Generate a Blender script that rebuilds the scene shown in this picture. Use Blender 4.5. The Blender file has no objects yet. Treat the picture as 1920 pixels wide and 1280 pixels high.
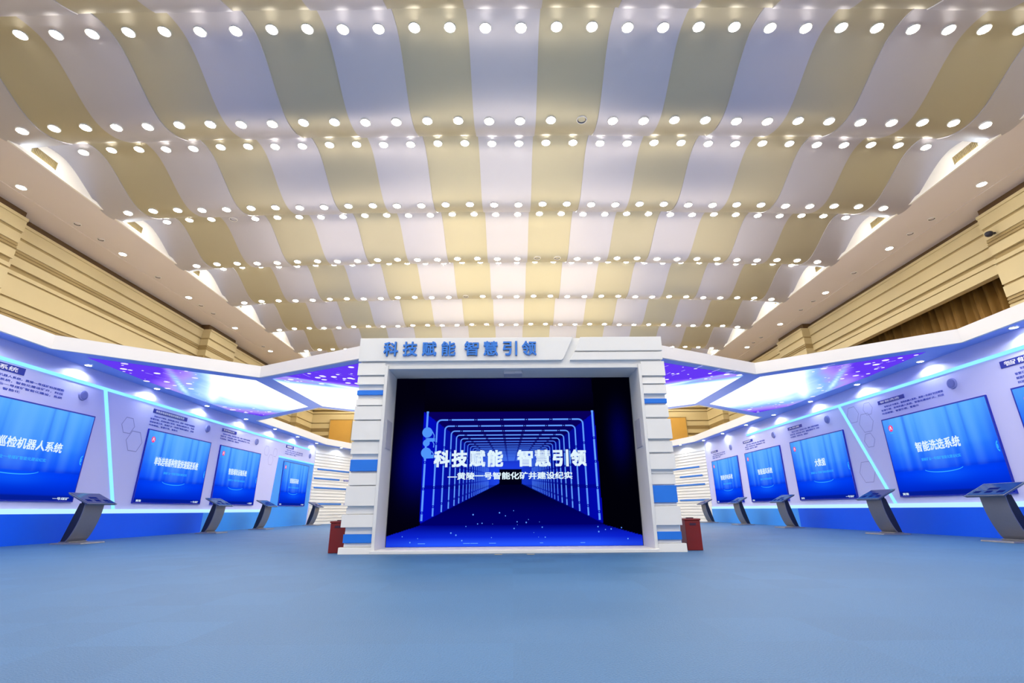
import bpy, bmesh, math, random
from mathutils import Vector, Matrix

random.seed(7)
S = bpy.context.scene
COL = S.collection

# ------------------------------------------------------------------ camera, world, exposure
CAM_H = 0.56
F_PX, PITCH, ROLL, YAW = 920.0, math.radians(18.95), math.radians(0.42), math.radians(0.10)
R0 = Vector((math.cos(YAW), -math.sin(YAW), 0))
FW = Vector((math.sin(YAW) * math.cos(PITCH), math.cos(YAW) * math.cos(PITCH), math.sin(PITCH)))
U0 = R0.cross(FW)
CR = R0 * math.cos(ROLL) - U0 * math.sin(ROLL)
CU = R0 * math.sin(ROLL) + U0 * math.cos(ROLL)
cam = bpy.data.cameras.new('camera')
cam.sensor_width = 36.0
cam.lens = 36.0 * F_PX / 1920.0
cam.clip_start, cam.clip_end = 0.05, 200
camo = bpy.data.objects.new('camera', cam)
COL.objects.link(camo)
camo.matrix_world = Matrix(((CR.x, CU.x, -FW.x, 0), (CR.y, CU.y, -FW.y, 0), (CR.z, CU.z, -FW.z, CAM_H), (0, 0, 0, 1)))
S.camera = camo

world = bpy.data.worlds.new('world')
S.world = world
world.use_nodes = True
world.node_tree.nodes['Background'].inputs[0].default_value = (0.93, 0.93, 1.0, 1)
WORLD_STRENGTH = 0.85
world.node_tree.nodes['Background'].inputs[1].default_value = WORLD_STRENGTH
S.view_settings.view_transform = 'Standard'
S.view_settings.look = 'None'
S.view_settings.gamma = 1
S.view_settings.exposure = 0.0
S.view_settings.use_curve_mapping = False

LAMP = 94.0           # ceiling downlights
CEILING_FILL_W = 265.0      # added unseen fill spots behind the portal
LAMP_COL = (1.0, 0.93, 0.82)
SPOT_W = 14.0          # canopy spotlights


def in_frame(p, m=0.0):
    d = Vector(p) - Vector((0, 0, CAM_H))
    f = d.dot(FW)
    if f <= 0.1:
        return False
    x = 960 + F_PX * d.dot(CR) / f
    y = 640 - F_PX * d.dot(CU) / f
    return -m < x < 1920 + m and -m < y < 1280 + m


# ------------------------------------------------------------------ materials
def lin(c):
    r = []
    for v in c:
        v = v / 255.0
        r.append(v / 12.92 if v <= 0.04045 else ((v + 0.055) / 1.055) ** 2.4)
    return tuple(r)


def mat(name, rgb, rough=0.6, metal=0.0, noise=0.0, nscale=8.0, bump=0.0, bscale=200.0, spec=0.5):
    m = bpy.data.materials.new(name)
    m.use_nodes = True
    nt = m.node_tree
    b = nt.nodes['Principled BSDF']
    b.inputs['Roughness'].default_value = rough
    b.inputs['Metallic'].default_value = metal
    b.inputs['Specular IOR Level'].default_value = spec
    b.inputs['Base Color'].default_value = (*rgb, 1)
    if noise > 0:
        tc = nt.nodes.new('ShaderNodeTexCoord')
        n = nt.nodes.new('ShaderNodeTexNoise')
        n.inputs['Scale'].default_value = nscale
        n.inputs['Detail'].default_value = 4
        mx = nt.nodes.new('ShaderNodeMix')
        mx.data_type = 'RGBA'
        mx.inputs[6].default_value = (*[v * (1 - noise) for v in rgb], 1)
        mx.inputs[7].default_value = (*[min(1, v * (1 + noise)) for v in rgb], 1)
        nt.links.new(tc.outputs['Object'], n.inputs['Vector'])
        nt.links.new(n.outputs['Fac'], mx.inputs[0])
        nt.links.new(mx.outputs[2], b.inputs['Base Color'])
    if bump > 0:
        tc = nt.nodes.new('ShaderNodeTexCoord')
        n = nt.nodes.new('ShaderNodeTexNoise')
        n.inputs['Scale'].default_value = bscale
        bp = nt.nodes.new('ShaderNodeBump')
        bp.inputs['Strength'].default_value = bump
        nt.links.new(tc.outputs['Object'], n.inputs['Vector'])
        nt.links.new(n.outputs['Fac'], bp.inputs['Height'])
        nt.links.new(bp.outputs[0], b.inputs['Normal'])
    return m


def emit(name, rgb, strength=1.0):
    m = bpy.data.materials.new(name)
    m.use_nodes = True
    nt = m.node_tree
    nt.nodes.clear()
    o = nt.nodes.new('ShaderNodeOutputMaterial')
    e = nt.nodes.new('ShaderNodeEmission')
    e.inputs[0].default_value = (*rgb, 1)
    e.inputs[1].default_value = strength
    nt.links.new(e.outputs[0], o.inputs[0])
    return m


def emit_attr(name, strength=1.0, gloss=False):
    m = emit(name, (1, 1, 1), strength)
    nt = m.node_tree
    e = [n for n in nt.nodes if n.type == 'EMISSION'][0]
    a = nt.nodes.new('ShaderNodeVertexColor')
    a.layer_name = 'picture'
    nt.links.new(a.outputs[0], e.inputs[0])
    return m


M = {}
M['white'] = mat('white paint', (0.80, 0.80, 0.79), 0.45, noise=0.02, nscale=3)
M['fascia'] = mat('white fascia paint', (0.82, 0.80, 0.80), 0.5, noise=0.02, nscale=2)
M['wallpanel'] = mat('white panel with led tint', lin((202, 205, 255)), 0.5, noise=0.02, nscale=2)  # lavender tint of the led light mixed into the white wall's colour
M['skirt'] = mat('bright blue laminate', lin((16, 98, 255)), 0.5, noise=0.03, nscale=2, spec=0.2)
M['accent'] = mat('sky blue laminate', lin((52, 155, 255)), 0.45, noise=0.03, nscale=2)
M['band'] = mat('portal blue band', lin((20, 120, 230)), 0.45, noise=0.03, nscale=4)
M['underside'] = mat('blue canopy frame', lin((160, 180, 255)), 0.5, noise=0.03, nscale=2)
M['letter'] = mat('blue letters', lin((40, 120, 215)), 0.4, noise=0.02, nscale=5)
M['navyprint'] = mat('navy print', lin((20, 45, 165)), 0.5, noise=0.05, nscale=9)
M['textprint'] = mat('blue grey print', lin((70, 90, 200)), 0.6, noise=0.05, nscale=9)
M['greyprint'] = mat('grey outline print', lin((150, 155, 215)), 0.6, noise=0.03, nscale=9)
M['platewhite'] = mat('white print', (0.85, 0.86, 0.95), 0.5, noise=0.02, nscale=9)
M['speaker'] = mat('grey speaker cloth', lin((110, 120, 190)), 0.8, noise=0.2, nscale=90)
M['greypanel'] = mat('grey access panel', lin((190, 190, 200)), 0.5, noise=0.02, nscale=5)
M['steel'] = mat('brushed grey steel', lin((128, 130, 142)), 0.38, 0.4, noise=0.05, nscale=30)
M['black'] = mat('black laminate', (0.012, 0.013, 0.03), 0.4, noise=0.1, nscale=6)
M['red'] = mat('dark red box', lin((122, 5, 8)), 0.4, noise=0.06, nscale=5)
M['darklabel'] = mat('dark label', lin((55, 10, 50)), 0.5, noise=0.1, nscale=9)
M['cream'] = mat('cream wall panel', lin((208, 192, 148)), 0.5, noise=0.05, nscale=1.5)
M['creamdark'] = mat('tan groove shade', lin((166, 144, 96)), 0.55, noise=0.05, nscale=1.5)  # darker tan carries the grooves' shade; also colours vent grilles and panel frames
M['brown'] = mat('brown trim', lin((96, 70, 40)), 0.5, noise=0.08, nscale=2)
M['soffit'] = mat('plaster soffit', lin((224, 214, 210)), 0.7, noise=0.02, nscale=1)
M['cove'] = mat('white cove plaster', lin((240, 236, 228)), 0.6, noise=0.02, nscale=1)
M['curtain'] = mat('gold brown curtain', lin((146, 110, 48)), 0.75, noise=0.15, nscale=5)
M['dark'] = mat('shade dark lining', (0.015, 0.011, 0.007), 0.8, noise=0.1, nscale=2)  # near-black lining; shade behind the header is put into its colour
M['woodpanel'] = mat('tan wood panel', lin((205, 160, 75)), 0.5, noise=0.06, nscale=3)
M['trimring'] = mat('white lamp ring', (0.8, 0.78, 0.75), 0.4, noise=0.02, nscale=9)
M['lampoff'] = mat('unlit lamp reflector', (0.16, 0.15, 0.16), 0.25, 0.7, noise=0.1, nscale=20)
M['vent'] = mat('vent grille', lin((150, 138, 108)), 0.5, noise=0.05, nscale=9)
M['hallfloor'] = mat('pale hall floor', lin((205, 185, 150)), 0.4, noise=0.05, nscale=2)
M['tape'] = mat('tan floor tape', lin((170, 165, 150)), 0.6, noise=0.05, nscale=20)
M['stripea'] = mat('pale satin ceiling panel', lin((190, 189, 201)), 0.44, 0.6, noise=0.03, nscale=1.2)
M['stripeb'] = mat('champagne satin ceiling panel', lin((183, 177, 155)), 0.44, 0.6, noise=0.03, nscale=1.2)
M['lamp'] = emit('lamp lens', LAMP_COL, LAMP)
M['lampb'] = emit('soffit lamp lens', (1.0, 0.9, 0.76), 60.0)
M['spotlens'] = emit('spot lens', (0.9, 0.95, 1.0), 25.0)
M['led'] = emit('cyan led strip', lin((130, 210, 255)), 1.5)
M['ledlow'] = emit('pale led strip', lin((185, 232, 255)), 1.15)
M['covelight'] = emit('cool cove led', (0.80, 0.93, 1.0), 18.0)
M['picture'] = emit_attr('screen picture', 1.0)
M['ledpicture'] = emit_attr('led wall picture', 1.0)
M['lightbox'] = emit_attr('light box film', 1.25)
M['kioskscreen'] = emit('kiosk screen glow', lin((38, 55, 160)), 0.55)
M['scrwhite'] = emit('screen white text', lin((225, 245, 255)), 1.0)
M['scrcyan'] = emit('screen cyan text', lin((60, 180, 255)), 1.0)
M['scrpink'] = emit('screen pink logo', lin((255, 60, 140)), 1.0)
M['neon'] = emit('screen neon blue', lin((95, 155, 255)), 1.0)
M['neonfar'] = emit('screen far neon blue', lin((70, 120, 240)), 1.0)
M['lantern'] = emit('screen lantern blue', lin((80, 150, 250)), 1.0)


def carpet():
    m = bpy.data.materials.new('blue carpet tiles')
    m.use_nodes = True
    nt = m.node_tree
    b = nt.nodes['Principled BSDF']
    b.inputs['Roughness'].default_value = 0.5
    b.inputs['Specular IOR Level'].default_value = 0.5
    tc = nt.nodes.new('ShaderNodeTexCoord')
    ck = nt.nodes.new('ShaderNodeTexChecker')
    ck.inputs['Scale'].default_value = 2.0
    c0 = lin((58, 104, 151))
    ck.inputs[1].default_value = (*c0, 1)
    ck.inputs[2].default_value = (*[v * 0.97 for v in c0], 1)
    vo = nt.nodes.new('ShaderNodeTexWhiteNoise')
    vo.noise_dimensions = '2D'
    sn = nt.nodes.new('ShaderNodeVectorMath')
    sn.operation = 'SNAP'
    sn.inputs[1].default_value = (0.5, 0.5, 10)
    n1 = nt.nodes.new('ShaderNodeTexNoise')
    n1.inputs['Scale'].default_value = 120
    n1.inputs['Detail'].default_value = 3
    n2 = nt.nodes.new('ShaderNodeTexNoise')
    n2.inputs['Scale'].default_value = 0.7
    n2.inputs['Detail'].default_value = 3
    L = nt.links.new
    L(tc.outputs['Object'], ck.inputs[0])
    L(tc.outputs['Object'], sn.inputs[0])
    L(sn.outputs[0], vo.inputs['Vector'])
    L(tc.outputs['Object'], n1.inputs['Vector'])
    L(tc.outputs['Object'], n2.inputs['Vector'])

    def scale(sock, lo, hi):
        r = nt.nodes.new('ShaderNodeMapRange')
        r.inputs[3].default_value = lo
        r.inputs[4].default_value = hi
        L(sock, r.inputs[0])
        return r.outputs[0]

    def mul(a, c):
        x = nt.nodes.new('ShaderNodeMath')
        x.operation = 'MULTIPLY'
        L(a, x.inputs[0])
        L(c, x.inputs[1])
        return x.outputs[0]
    f = mul(mul(scale(vo.outputs['Value'], 0.955, 1.045), scale(n1.outputs['Fac'], 0.72, 1.28)), scale(n2.outputs['Fac'], 0.9, 1.1))
    vm = nt.nodes.new('ShaderNodeVectorMath')
    vm.operation = 'SCALE'
    L(ck.outputs[0], vm.inputs[0])
    L(f, vm.inputs['Scale'])
    L(vm.outputs[0], b.inputs['Base Color'])
    bp = nt.nodes.new('ShaderNodeBump')
    bp.inputs['Strength'].default_value = 0.5
    bp.inputs['Distance'].default_value = 0.01
    L(n1.outputs['Fac'], bp.inputs['Height'])
    L(bp.outputs[0], b.inputs['Normal'])
    return m


M['carpet'] = carpet()


# ------------------------------------------------------------------ builders
class MB:
    def __init__(self):
        self.v, self.f, self.m, self.c = [], [], [], []

    def face(self, pts, mi=0, cols=None):
        i = len(self.v)
        self.v += [tuple(p) for p in pts]
        self.f.append(tuple(range(i, i + len(pts))))
        self.m.append(mi)
        if cols:
            self.c += cols

    def box(self, x0, x1, y0, y1, z0, z1, mi=0):
        i = len(self.v)
        self.v += [(x, y, z) for z in (z0, z1) for y in (y0, y1) for x in (x0, x1)]
        for q in ((0, 2, 3, 1), (4, 5, 7, 6), (0, 1, 5, 4), (2, 6, 7, 3), (0, 4, 6, 2), (1, 3, 7, 5)):
            self.f.append(tuple(i + k for k in q))
            self.m.append(mi)

    def hexa(self, a, b, mi=0):
        """solid between two polygons a and b with the same number of corners"""
        i, n = len(self.v), len(a)
        self.v += [tuple(p) for p in a] + [tuple(p) for p in b]
        self.f.append(tuple(i + k for k in range(n)))
        self.f.append(tuple(i + n + k for k in reversed(range(n))))
        for k in range(n):
            j = (k + 1) % n
            self.f.append((i + k, i + n + k, i + n + j, i + j))
        self.m += [mi] * (n + 2)

    def lathe(self, prof, n=20, c=(0, 0, 0), mi=0, close=False):
        i = len(self.v)
        for r, z in prof:
            for k in range(n):
                a = 2 * math.pi * k / n
                self.v.append((c[0] + r * math.cos(a), c[1] + r * math.sin(a), c[2] + z))
        for s in range(len(prof) - 1):
            for k in range(n):
                j = (k + 1) % n
                self.f.append((i + s * n + k, i + s * n + j, i + (s + 1) * n + j, i + (s + 1) * n + k))
                self.m.append(mi)
        if close:
            self.f.append(tuple(i + (len(prof) - 1) * n + k for k in range(n)))
            self.m.append(mi)

    def build(self, name, mats, parent=None, smooth=False, bevel=0.0):
        me = bpy.data.meshes.new(name)
        me.from_pydata(self.v, [], self.f)
        if not isinstance(mats, (list, tuple)):
            mats = [mats]
        for k in mats:
            me.materials.append(k)
        me.polygons.foreach_set('material_index', self.m)
        if self.c:
            at = me.color_attributes.new('picture', 'FLOAT_COLOR', 'POINT')
            flat = []
            for c in self.c:
                flat += [c[0], c[1], c[2], 1.0]
            at.data.foreach_set('color', flat)
        bm = bmesh.new()
        bm.from_mesh(me)
        if not self.c:
            bmesh.ops.recalc_face_normals(bm, faces=bm.faces)
        if smooth:
            for f in bm.faces:
                f.smooth = True
        bm.to_mesh(me)
        bm.free()
        me.update()
        o = bpy.data.objects.new(name, me)
        COL.objects.link(o)
        if parent:
            o.parent = parent
        if bevel:
            b = o.modifiers.new('bevel', 'BEVEL')
            b.width = bevel
            b.segments = 2
            b.limit_method = 'ANGLE'
        if smooth and hasattr(me, 'set_sharp_from_angle'):
            me.set_sharp_from_angle(angle=math.radians(40))
        return o


def tag(o, label, cat, group=None):
    o['label'] = label
    o['category'] = cat
    if group:
        o['group'] = group
    return o


def thing(name, label, cat, loc=(0, 0, 0), rz=0.0, group=None):
    o = bpy.data.objects.new(name, None)
    o.empty_display_size = 0.2
    COL.objects.link(o)
    o.location = loc
    o.rotation_euler = (0, 0, rz)
    return tag(o, label, cat, group)


def struct(o):
    o['kind'] = 'structure'
    return o


def copy_tree(o, parent=None):
    kids = list(o.children)
    c = o.copy()
    COL.objects.link(c)
    if parent:
        c.parent = parent
    for k in kids:
        copy_tree(k, c)
    return c


TXT = {}


def text_mesh(body, fat=0.012, extrude=0.0):
    k = (body, fat, extrude)
    if k in TXT:
        return TXT[k]
    cu = bpy.data.curves.new('lettering', 'FONT')
    cu.body = body
    cu.resolution_u = 2
    cu.offset = fat
    cu.extrude = extrude
    ob = bpy.data.objects.new('lettering', cu)
    COL.objects.link(ob)
    dg = bpy.context.evaluated_depsgraph_get()
    dg.update()
    me = bpy.data.meshes.new_from_object(ob.evaluated_get(dg))
    bpy.data.objects.remove(ob)
    bpy.data.curves.remove(cu)
    xs = [v.co.x for v in me.vertices]
    ys = [v.co.y for v in me.vertices]
    TXT[k] = (me, min(xs), max(xs), min(ys), max(ys))
    return TXT[k]


def lettering(name, body, m, parent, x0, x1, z0, z1, y, fat=0.012, depth=0.0, pitch=None):
    """bold text fitted to the rectangle x0..x1, z0..z1 of a board that faces -Y; with pitch each character gets its own cell"""
    cells = [(body, x0, x1)] if pitch is None else [(ch, x0 + k * pitch, x0 + k * pitch + (x1 - x0)) for k, ch in enumerate(body)]
    verts, faces = [], []
    for txt, xa, xb in cells:
        src, a0, a1, b0, b1 = text_mesh(txt, 0.0, 0.5 if depth else 0.0)
        sx, sz = (xb - xa) / (a1 - a0), (z1 - z0) / (b1 - b0)
        f = fat * sz
        kz = (z1 - z0 - 2 * f) / (z1 - z0)
        kx = (xb - xa - 2 * f) / (xb - xa)
        shifts = [(0, 0)] if fat <= 0 else [(f, f), (-f, f), (f, -f), (-f, -f)]
        for q, (dx, dz) in enumerate(shifts):
            i = len(verts)
            for v in src.vertices:
                X, Y, Z = v.co
                verts.append((xa + f + (X - a0) * sx * kx + dx, y - Z * depth - q * 0.0002, z0 + f + (Y - b0) * sz * kz + dz))
            faces += [tuple(i + k for k in p.vertices) for p in src.polygons]
    me = bpy.data.meshes.new(name)
    me.from_pydata(verts, [], faces)
    me.materials.append(m)
    me.update()
    o = bpy.data.objects.new(name, me)
    COL.objects.link(o)
    o.parent = parent
    return o


def picture(name, m, parent, x0, x1, z0, z1, y, nx, nz, fn):
    """flat display surface facing -Y, coloured by fn(u, v)"""
    b = MB()
    for j in range(nz + 1):
        for i in range(nx + 1):
            u, v = i / nx, j / nz
            b.v.append((x0 + (x1 - x0) * u, y, z0 + (z1 - z0) * v))
            b.c.append(fn(u, v))
    for j in range(nz):
        for i in range(nx):
            k = j * (nx + 1) + i
            b.f.append((k, k + 1, k + nx + 2, k + nx + 1))
            b.m.append(0)
    return b.build(name, m, parent)


def mix(a, b, t):
    t = max(0.0, min(1.0, t))
    return tuple(a[k] + (b[k] - a[k]) * t for k in range(3))


def sstep(a, b, x):
    t = max(0.0, min(1.0, (x - a) / (b - a)))
    return t * t * (3 - 2 * t)


ORD = ['first', 'second', 'third', 'fourth', 'fifth', 'sixth', 'seventh', 'eighth', 'ninth', 'tenth', 'eleventh', 'twelfth',
       'thirteenth', 'fourteenth', 'fifteenth', 'sixteenth', 'seventeenth', 'eighteenth', 'nineteenth', 'twentieth',
       'twenty-first', 'twenty-second', 'twenty-third', 'twenty-fourth', 'twenty-fifth', 'twenty-sixth', 'twenty-seventh',
       'twenty-eighth', 'twenty-ninth', 'thirtieth', 'thirty-first', 'thirty-second', 'thirty-third', 'thirty-fourth',
       'thirty-fifth', 'thirty-sixth', 'thirty-seventh', 'thirty-eighth']

CX = -0.10                     # the hall's centre line
SOFX = 10.52                   # half distance between the soffit edges
HALLX = 12.88                  # half width of the hall
HALLY = 31.0
WALLX = 9.20                   # half distance between the display walls
WC = -0.08

# ------------------------------------------------------------------ hall: floor
b = MB()
b.box(CX - 13.8, CX + 14.2, -4, HALLY, -0.30, -0.02)
struct(b.build('floor', M['hallfloor']))
b = MB()
b.box(WC - 9.5, WC + 9.5, -3.5, 27.5, -0.02, 0.0)
struct(b.build('floor_carpet', M['carpet']))

# ------------------------------------------------------------------ hall: wavy ceiling
PER, LIP0 = 2.96, 5.95
ZOFF = CAM_H
S1, S2 = 0.60, 2.22
Z1, Z2, ZL = 8.25, 7.66, 7.92


def bay_z(s):
    if s < S1:
        t = s / S1
        return ZOFF + 8.12 + (Z1 - 8.12) * math.sin(t * math.pi / 2)
    if s < S2:
        return ZOFF + Z1 + (Z2 - Z1) * sstep(0, 1, (s - S1) / (S2 - S1))
    return ZOFF + Z2 + (ZL - Z2) * ((s - S2) / (PER - S2)) ** 2


def arch(x):
    a = abs(x - CX)
    d = 0.12 * (a / 8.5) ** 2
    if a > 9.3:
        d += 0.07 * ((a - 9.3) / 1.25) ** 2.2
    return d


SW = 1.286
SX0 = -0.10 - SW / 2
b = MB()
nst = 9
for k in range(-nst, nst + 1):
    xa, xb = SX0 + k * SW, SX0 + (k + 1) * SW
    lo, hi = CX - SOFX - 0.02, CX + SOFX + 0.02
    xa, xb = max(xa, lo), min(xb, hi)
    if xb <= xa + 0.01:
        continue
    mi = k % 2
    off = 0.0 if mi == 0 else 0.022
    nx = 4 if abs((xa + xb) / 2 - CX) < 8.8 else 10
    for n in range(-3, 9):
        y0 = LIP0 + n * PER
        ss = [0, 0.15, 0.3, 0.45, S1] + [S1 + (S2 - S1) * q / 12 for q in range(1, 13)] + [2.34, 2.46, 2.58, 2.7, 2.84, PER]
        base = len(b.v)
        for s in ss:
            for i in range(nx + 1):
                x = xa + (xb - xa) * i / nx
                b.v.append((x, y0 + s, bay_z(s) - arch(x) + off))
        for j in range(len(ss) - 1):
            for i in range(nx):
                q = base + j * (nx + 1) + i
                b.f.append((q, q + nx + 1, q + nx + 2, q + 1))
                b.m.append(mi)
        # riser at the end of the bay, up to the next one
        for i in range(nx):
            x, x2 = xa + (xb - xa) * i / nx, xa + (xb - xa) * (i + 1) / nx
            zt, zb_ = bay_z(0), bay_z(PER)
            y = y0 + PER
            b.face([(x, y, zb_ - arch(x) + off), (x2, y, zb_ - arch(x2) + off), (x2, y, zt - arch(x2) + off + .03), (x, y, zt - arch(x) + off + .03)], mi)
        if mi == 0:      # turned-up edges of the lower strips
            for x, sg in ((xa, -1), (xb, 1)):
                for j in range(len(ss) - 1):
                    za, zb_ = bay_z(ss[j]) - arch(x), bay_z(ss[j + 1]) - arch(x)
                    b.face([(x, y0 + ss[j], za), (x, y0 + ss[j + 1], zb_), (x, y0 + ss[j + 1], zb_ + .03), (x, y0 + ss[j], za + .03)], mi)
o = b.build('ceiling', [M['stripea'], M['stripeb']], smooth=True)
struct(o)

# ------------------------------------------------------------------ ceiling downlights
def make_downlight(name, lit, r=0.092, lens=None):
    b = MB()
    b.lathe([(r * 0.98, 0.02), (r * 1.0, -0.012), (r * 1.14, -0.014), (r * 1.2, -0.004), (r * 1.2, 0.02)], 22)
    ring = b.build(name, M['trimring'], smooth=True)
    b = MB()
    if lit:
        b.lathe([(r * 0.99, -0.006), (r * 0.85, -0.016), (r * 0.55, -0.023), (r * 0.2, -0.026)], 18, close=True)
        b.build('lamp_lens', lens or M['lamp'], ring, smooth=True)
    else:
        b.lathe([(r * 0.99, -0.008), (r * 0.75, 0.012), (r * 0.4, 0.018)], 18, close=True)
        b.build('lamp_reflector', M['lampoff'], ring, smooth=True)
    return ring


LX = 0.643
LPH = 0.215
rows = []
for n in range(0, 7):
    rows.append((n, S1))
    rows.append((n, S2))
unlit = {(0, S2): [3 - 1], (2, S2): [1, 2], (1, S1): [], (3, S2): [-3], (2, S1): [-13], (3, S1): [-1]}
solo_rows = [(0, S1), (0, S2), (1, S1), (1, S2), (2, S1), (2, S2), (3, S2), (4, S2)]
rest = MB()
proto = {True: None, False: None}
for ri, (n, s) in enumerate(rows):
    y = LIP0 + n * PER + s
    ds = 0.01
    slope = math.atan2(bay_z(s + ds) - bay_z(s - ds), 2 * ds)
    cnt = 0
    for k in range(-18, 19):
        x = LPH + k * LX
        if abs(x - CX) > SOFX - 0.15:
            continue
        sk = math.floor((x - SX0) / SW)
        z = bay_z(s) - arch(x) + (0.0 if sk % 2 == 0 else 0.022) - 0.004
        if not in_frame((x, y, z), 12):
            continue
        cnt += 1
        lit = k not in unlit.get((n, s), [])
        if (n, s) in solo_rows:
            if proto[lit] is None:
                proto[lit] = make_downlight('ceiling_downlight', lit)
                o = proto[lit]
            else:
                o = copy_tree(proto[lit])
            o.location = (x, y, z)
            o.rotation_euler = (slope, -math.atan((arch(x + .05) - arch(x - .05)) / -0.1), 0)
            rn = ORD[solo_rows.index((n, s))] if (n, s) != (0, S1) else 'nearest'
            tag(o, '%s round recessed downlight, %s from left in the %s row of ceiling lights' % (
                'glowing' if lit else 'dark unlit', ORD[cnt - 1], rn), 'ceiling light', 'downlights in rows across the wavy ceiling')
        else:
            c = (x, y, z)
            rest.lathe([(0.11, 0.02), (0.11, -0.008), (0.092, -0.012)], 14, c, 0)
            rest.lathe([(0.091, -0.008), (0.06, -0.028), (0.02, -0.036)], 14, c, 1, close=True)
for n, s in ((-3, S1), (-3, S2), (-2, S1), (-2, S2), (-1, S1), (-1, S2), (7, S1), (7, S2)):      # rows overhead behind the camera and at the far wall
    for k in range(-15, 16):
        x, y = LPH + k * LX, LIP0 + n * PER + s
        c = (x, y, bay_z(s) - arch(x) - 0.004)
        rest.lathe([(0.11, 0.02), (0.11, -0.008), (0.092, -0.012)], 14, c, 0)
        rest.lathe([(0.091, -0.008), (0.06, -0.028), (0.02, -0.036)], 14, c, 1, close=True)
o = rest.build('ceiling_downlights', [M['trimring'], M['lamp']])
o['kind'] = 'stuff'
tag(o, 'far rows of small ceiling downlights half hidden behind the ceiling steps', 'ceiling lights')

# ------------------------------------------------------------------ hall: soffits, coves and side walls
ZS = 8.0
for side, sg in (('left', -1), ('right', 1)):
    xe, xw = CX + sg * SOFX, CX + sg * HALLX
    b = MB()
    lo, hi = min(xe, xw + sg * 0.3), max(xe, xw + sg * 0.3)
    b.box(lo, hi, -4, HALLY, ZS, ZS + 0.10)
    # a shallow bead running along the middle of the soffit
    xm = CX + sg * 11.95
    b.box(xm - 0.02, xm + 0.02, -2, HALLY, ZS - 0.012, ZS)
    struct(b.build('soffit_' + side, M['soffit']))
    b = MB()
    # face of the cove above the soffit edge, set back behind a small ledge
    b.box(min(xe, xe + sg * 0.12), max(xe, xe + sg * 0.12), -2, HALLY, ZS + 0.10, ZS + 0.62)
    b.box(min(xe - sg * 0.05, xe), max(xe - sg * 0.05, xe), -2, HALLY, ZS + 0.0, ZS + 0.08)
    struct(b.build('cove_trim_' + side, M['cove']))
    b = MB()
    for n in range(0, 9):
        y = LIP0 + n * PER
        b.box(min(xe - sg * 0.045, xe - sg * 0.01), max(xe - sg * 0.045, xe - sg * 0.01), y - 0.95, y + 0.55, ZS + 0.085, ZS + 0.10)
    o = b.build('cove_light', M['covelight'])
    tag(o, 'cool white cove light strip along the %s edge of the ceiling' % side, 'cove light')
    # air vents
    for i, y in enumerate((9.22, 12.02, 14.76, 17.51, 20.3, 22.95)):
        v = thing('air_vent', 'rectangular air vent in the %s cove, %s' % (side, 'nearest the camera' if i == 0 else ORD[i] + ' from the camera'),
                  'vent', (xe, y, ZS + 0.13), math.radians(90 if sg < 0 else -90), 'air vents along the ceiling coves')
        b = MB()
        b.box(-0.31, 0.31, -0.012, 0.0, 0, 0.20)
        b.build('frame', M['vent'], v)
        b = MB()
        for q in range(18):
            xq = -0.28 + q * 0.56 / 17
            b.box(xq - 0.008, xq + 0.008, -0.022, -0.012, 0.015, 0.185)
        b.build('grille', M['creamdark'], v)

# profile of the panelled walls: (top z, bottom z, how far it stands out, material)
PROF = [(8.0, 7.80, 0.02, 2), (7.80, 7.72, 0.22, 0), (7.72, 7.42, 0.17, 0), (7.42, 7.36, 0.10, 1), (7.36, 7.10, 0.13, 0),
        (7.10, 7.06, 0.09, 1), (7.06, 7.02, 0.12, 1), (7.02, 6.98, 0.08, 1), (6.98, 6.94, 0.12, 1), (6.94, 6.90, 0.08, 1),
        (6.90, 6.66, 0.12, 0), (6.66, 6.52, 0.0, 1), (6.52, 6.42, 0.12, 0), (6.42, 6.37, 0.06, 1), (6.37, 5.84, 0.11, 0),
        (5.84, 5.78, 0.04, 1), (5.78, 5.50, 0.12, 0), (5.50, 5.46, 0.07, 1), (5.46, 5.41, 0.12, 1), (5.41, 5.37, 0.07, 1),
        (5.37, 5.32, 0.12, 1), (5.32, 5.28, 0.07, 1), (5.28, 5.05, 0.12, 0), (5.05, 4.90, 0.02, 1), (4.90, 4.55, 0.12, 0),
        (4.55, 4.50, 0.05, 1), (4.50, 4.05, 0.12, 0), (4.05, 4.0, 0.05, 1), (4.0, 3.5, 0.12, 0), (3.5, 3.45, 0.05, 1), (3.45, -0.02, 0.12, 0)]
PROF_R = [(8.0, 7.84, 0.02, 2), (7.84, 7.76, 0.22, 0), (7.76, 7.48, 0.17, 0), (7.48, 7.42, 0.10, 1), (7.42, 7.08, 0.15, 0), (7.08, 7.03, 0.08, 1),
          (7.03, 6.80, 0.14, 0), (6.80, 6.70, 0.02, 1), (6.70, 6.58, 0.14, 0), (6.58, 6.54, 0.06, 1), (6.54, 6.28, 0.16, 0)]


def panel_wall(name, xw, sg, y0, y1, prof, extra=0.0):
    b = MB()
    for zt, zb_, p, mi in prof:
        xf = xw - sg * (p * 0.6 + extra)
        b.box(min(xf, xw + sg * 0.12), max(xf, xw + sg * 0.12), y0, y1, zb_, zt, mi)
    return struct(b.build(name, [M['cream'], M['creamdark'], M['brown']]))


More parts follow.
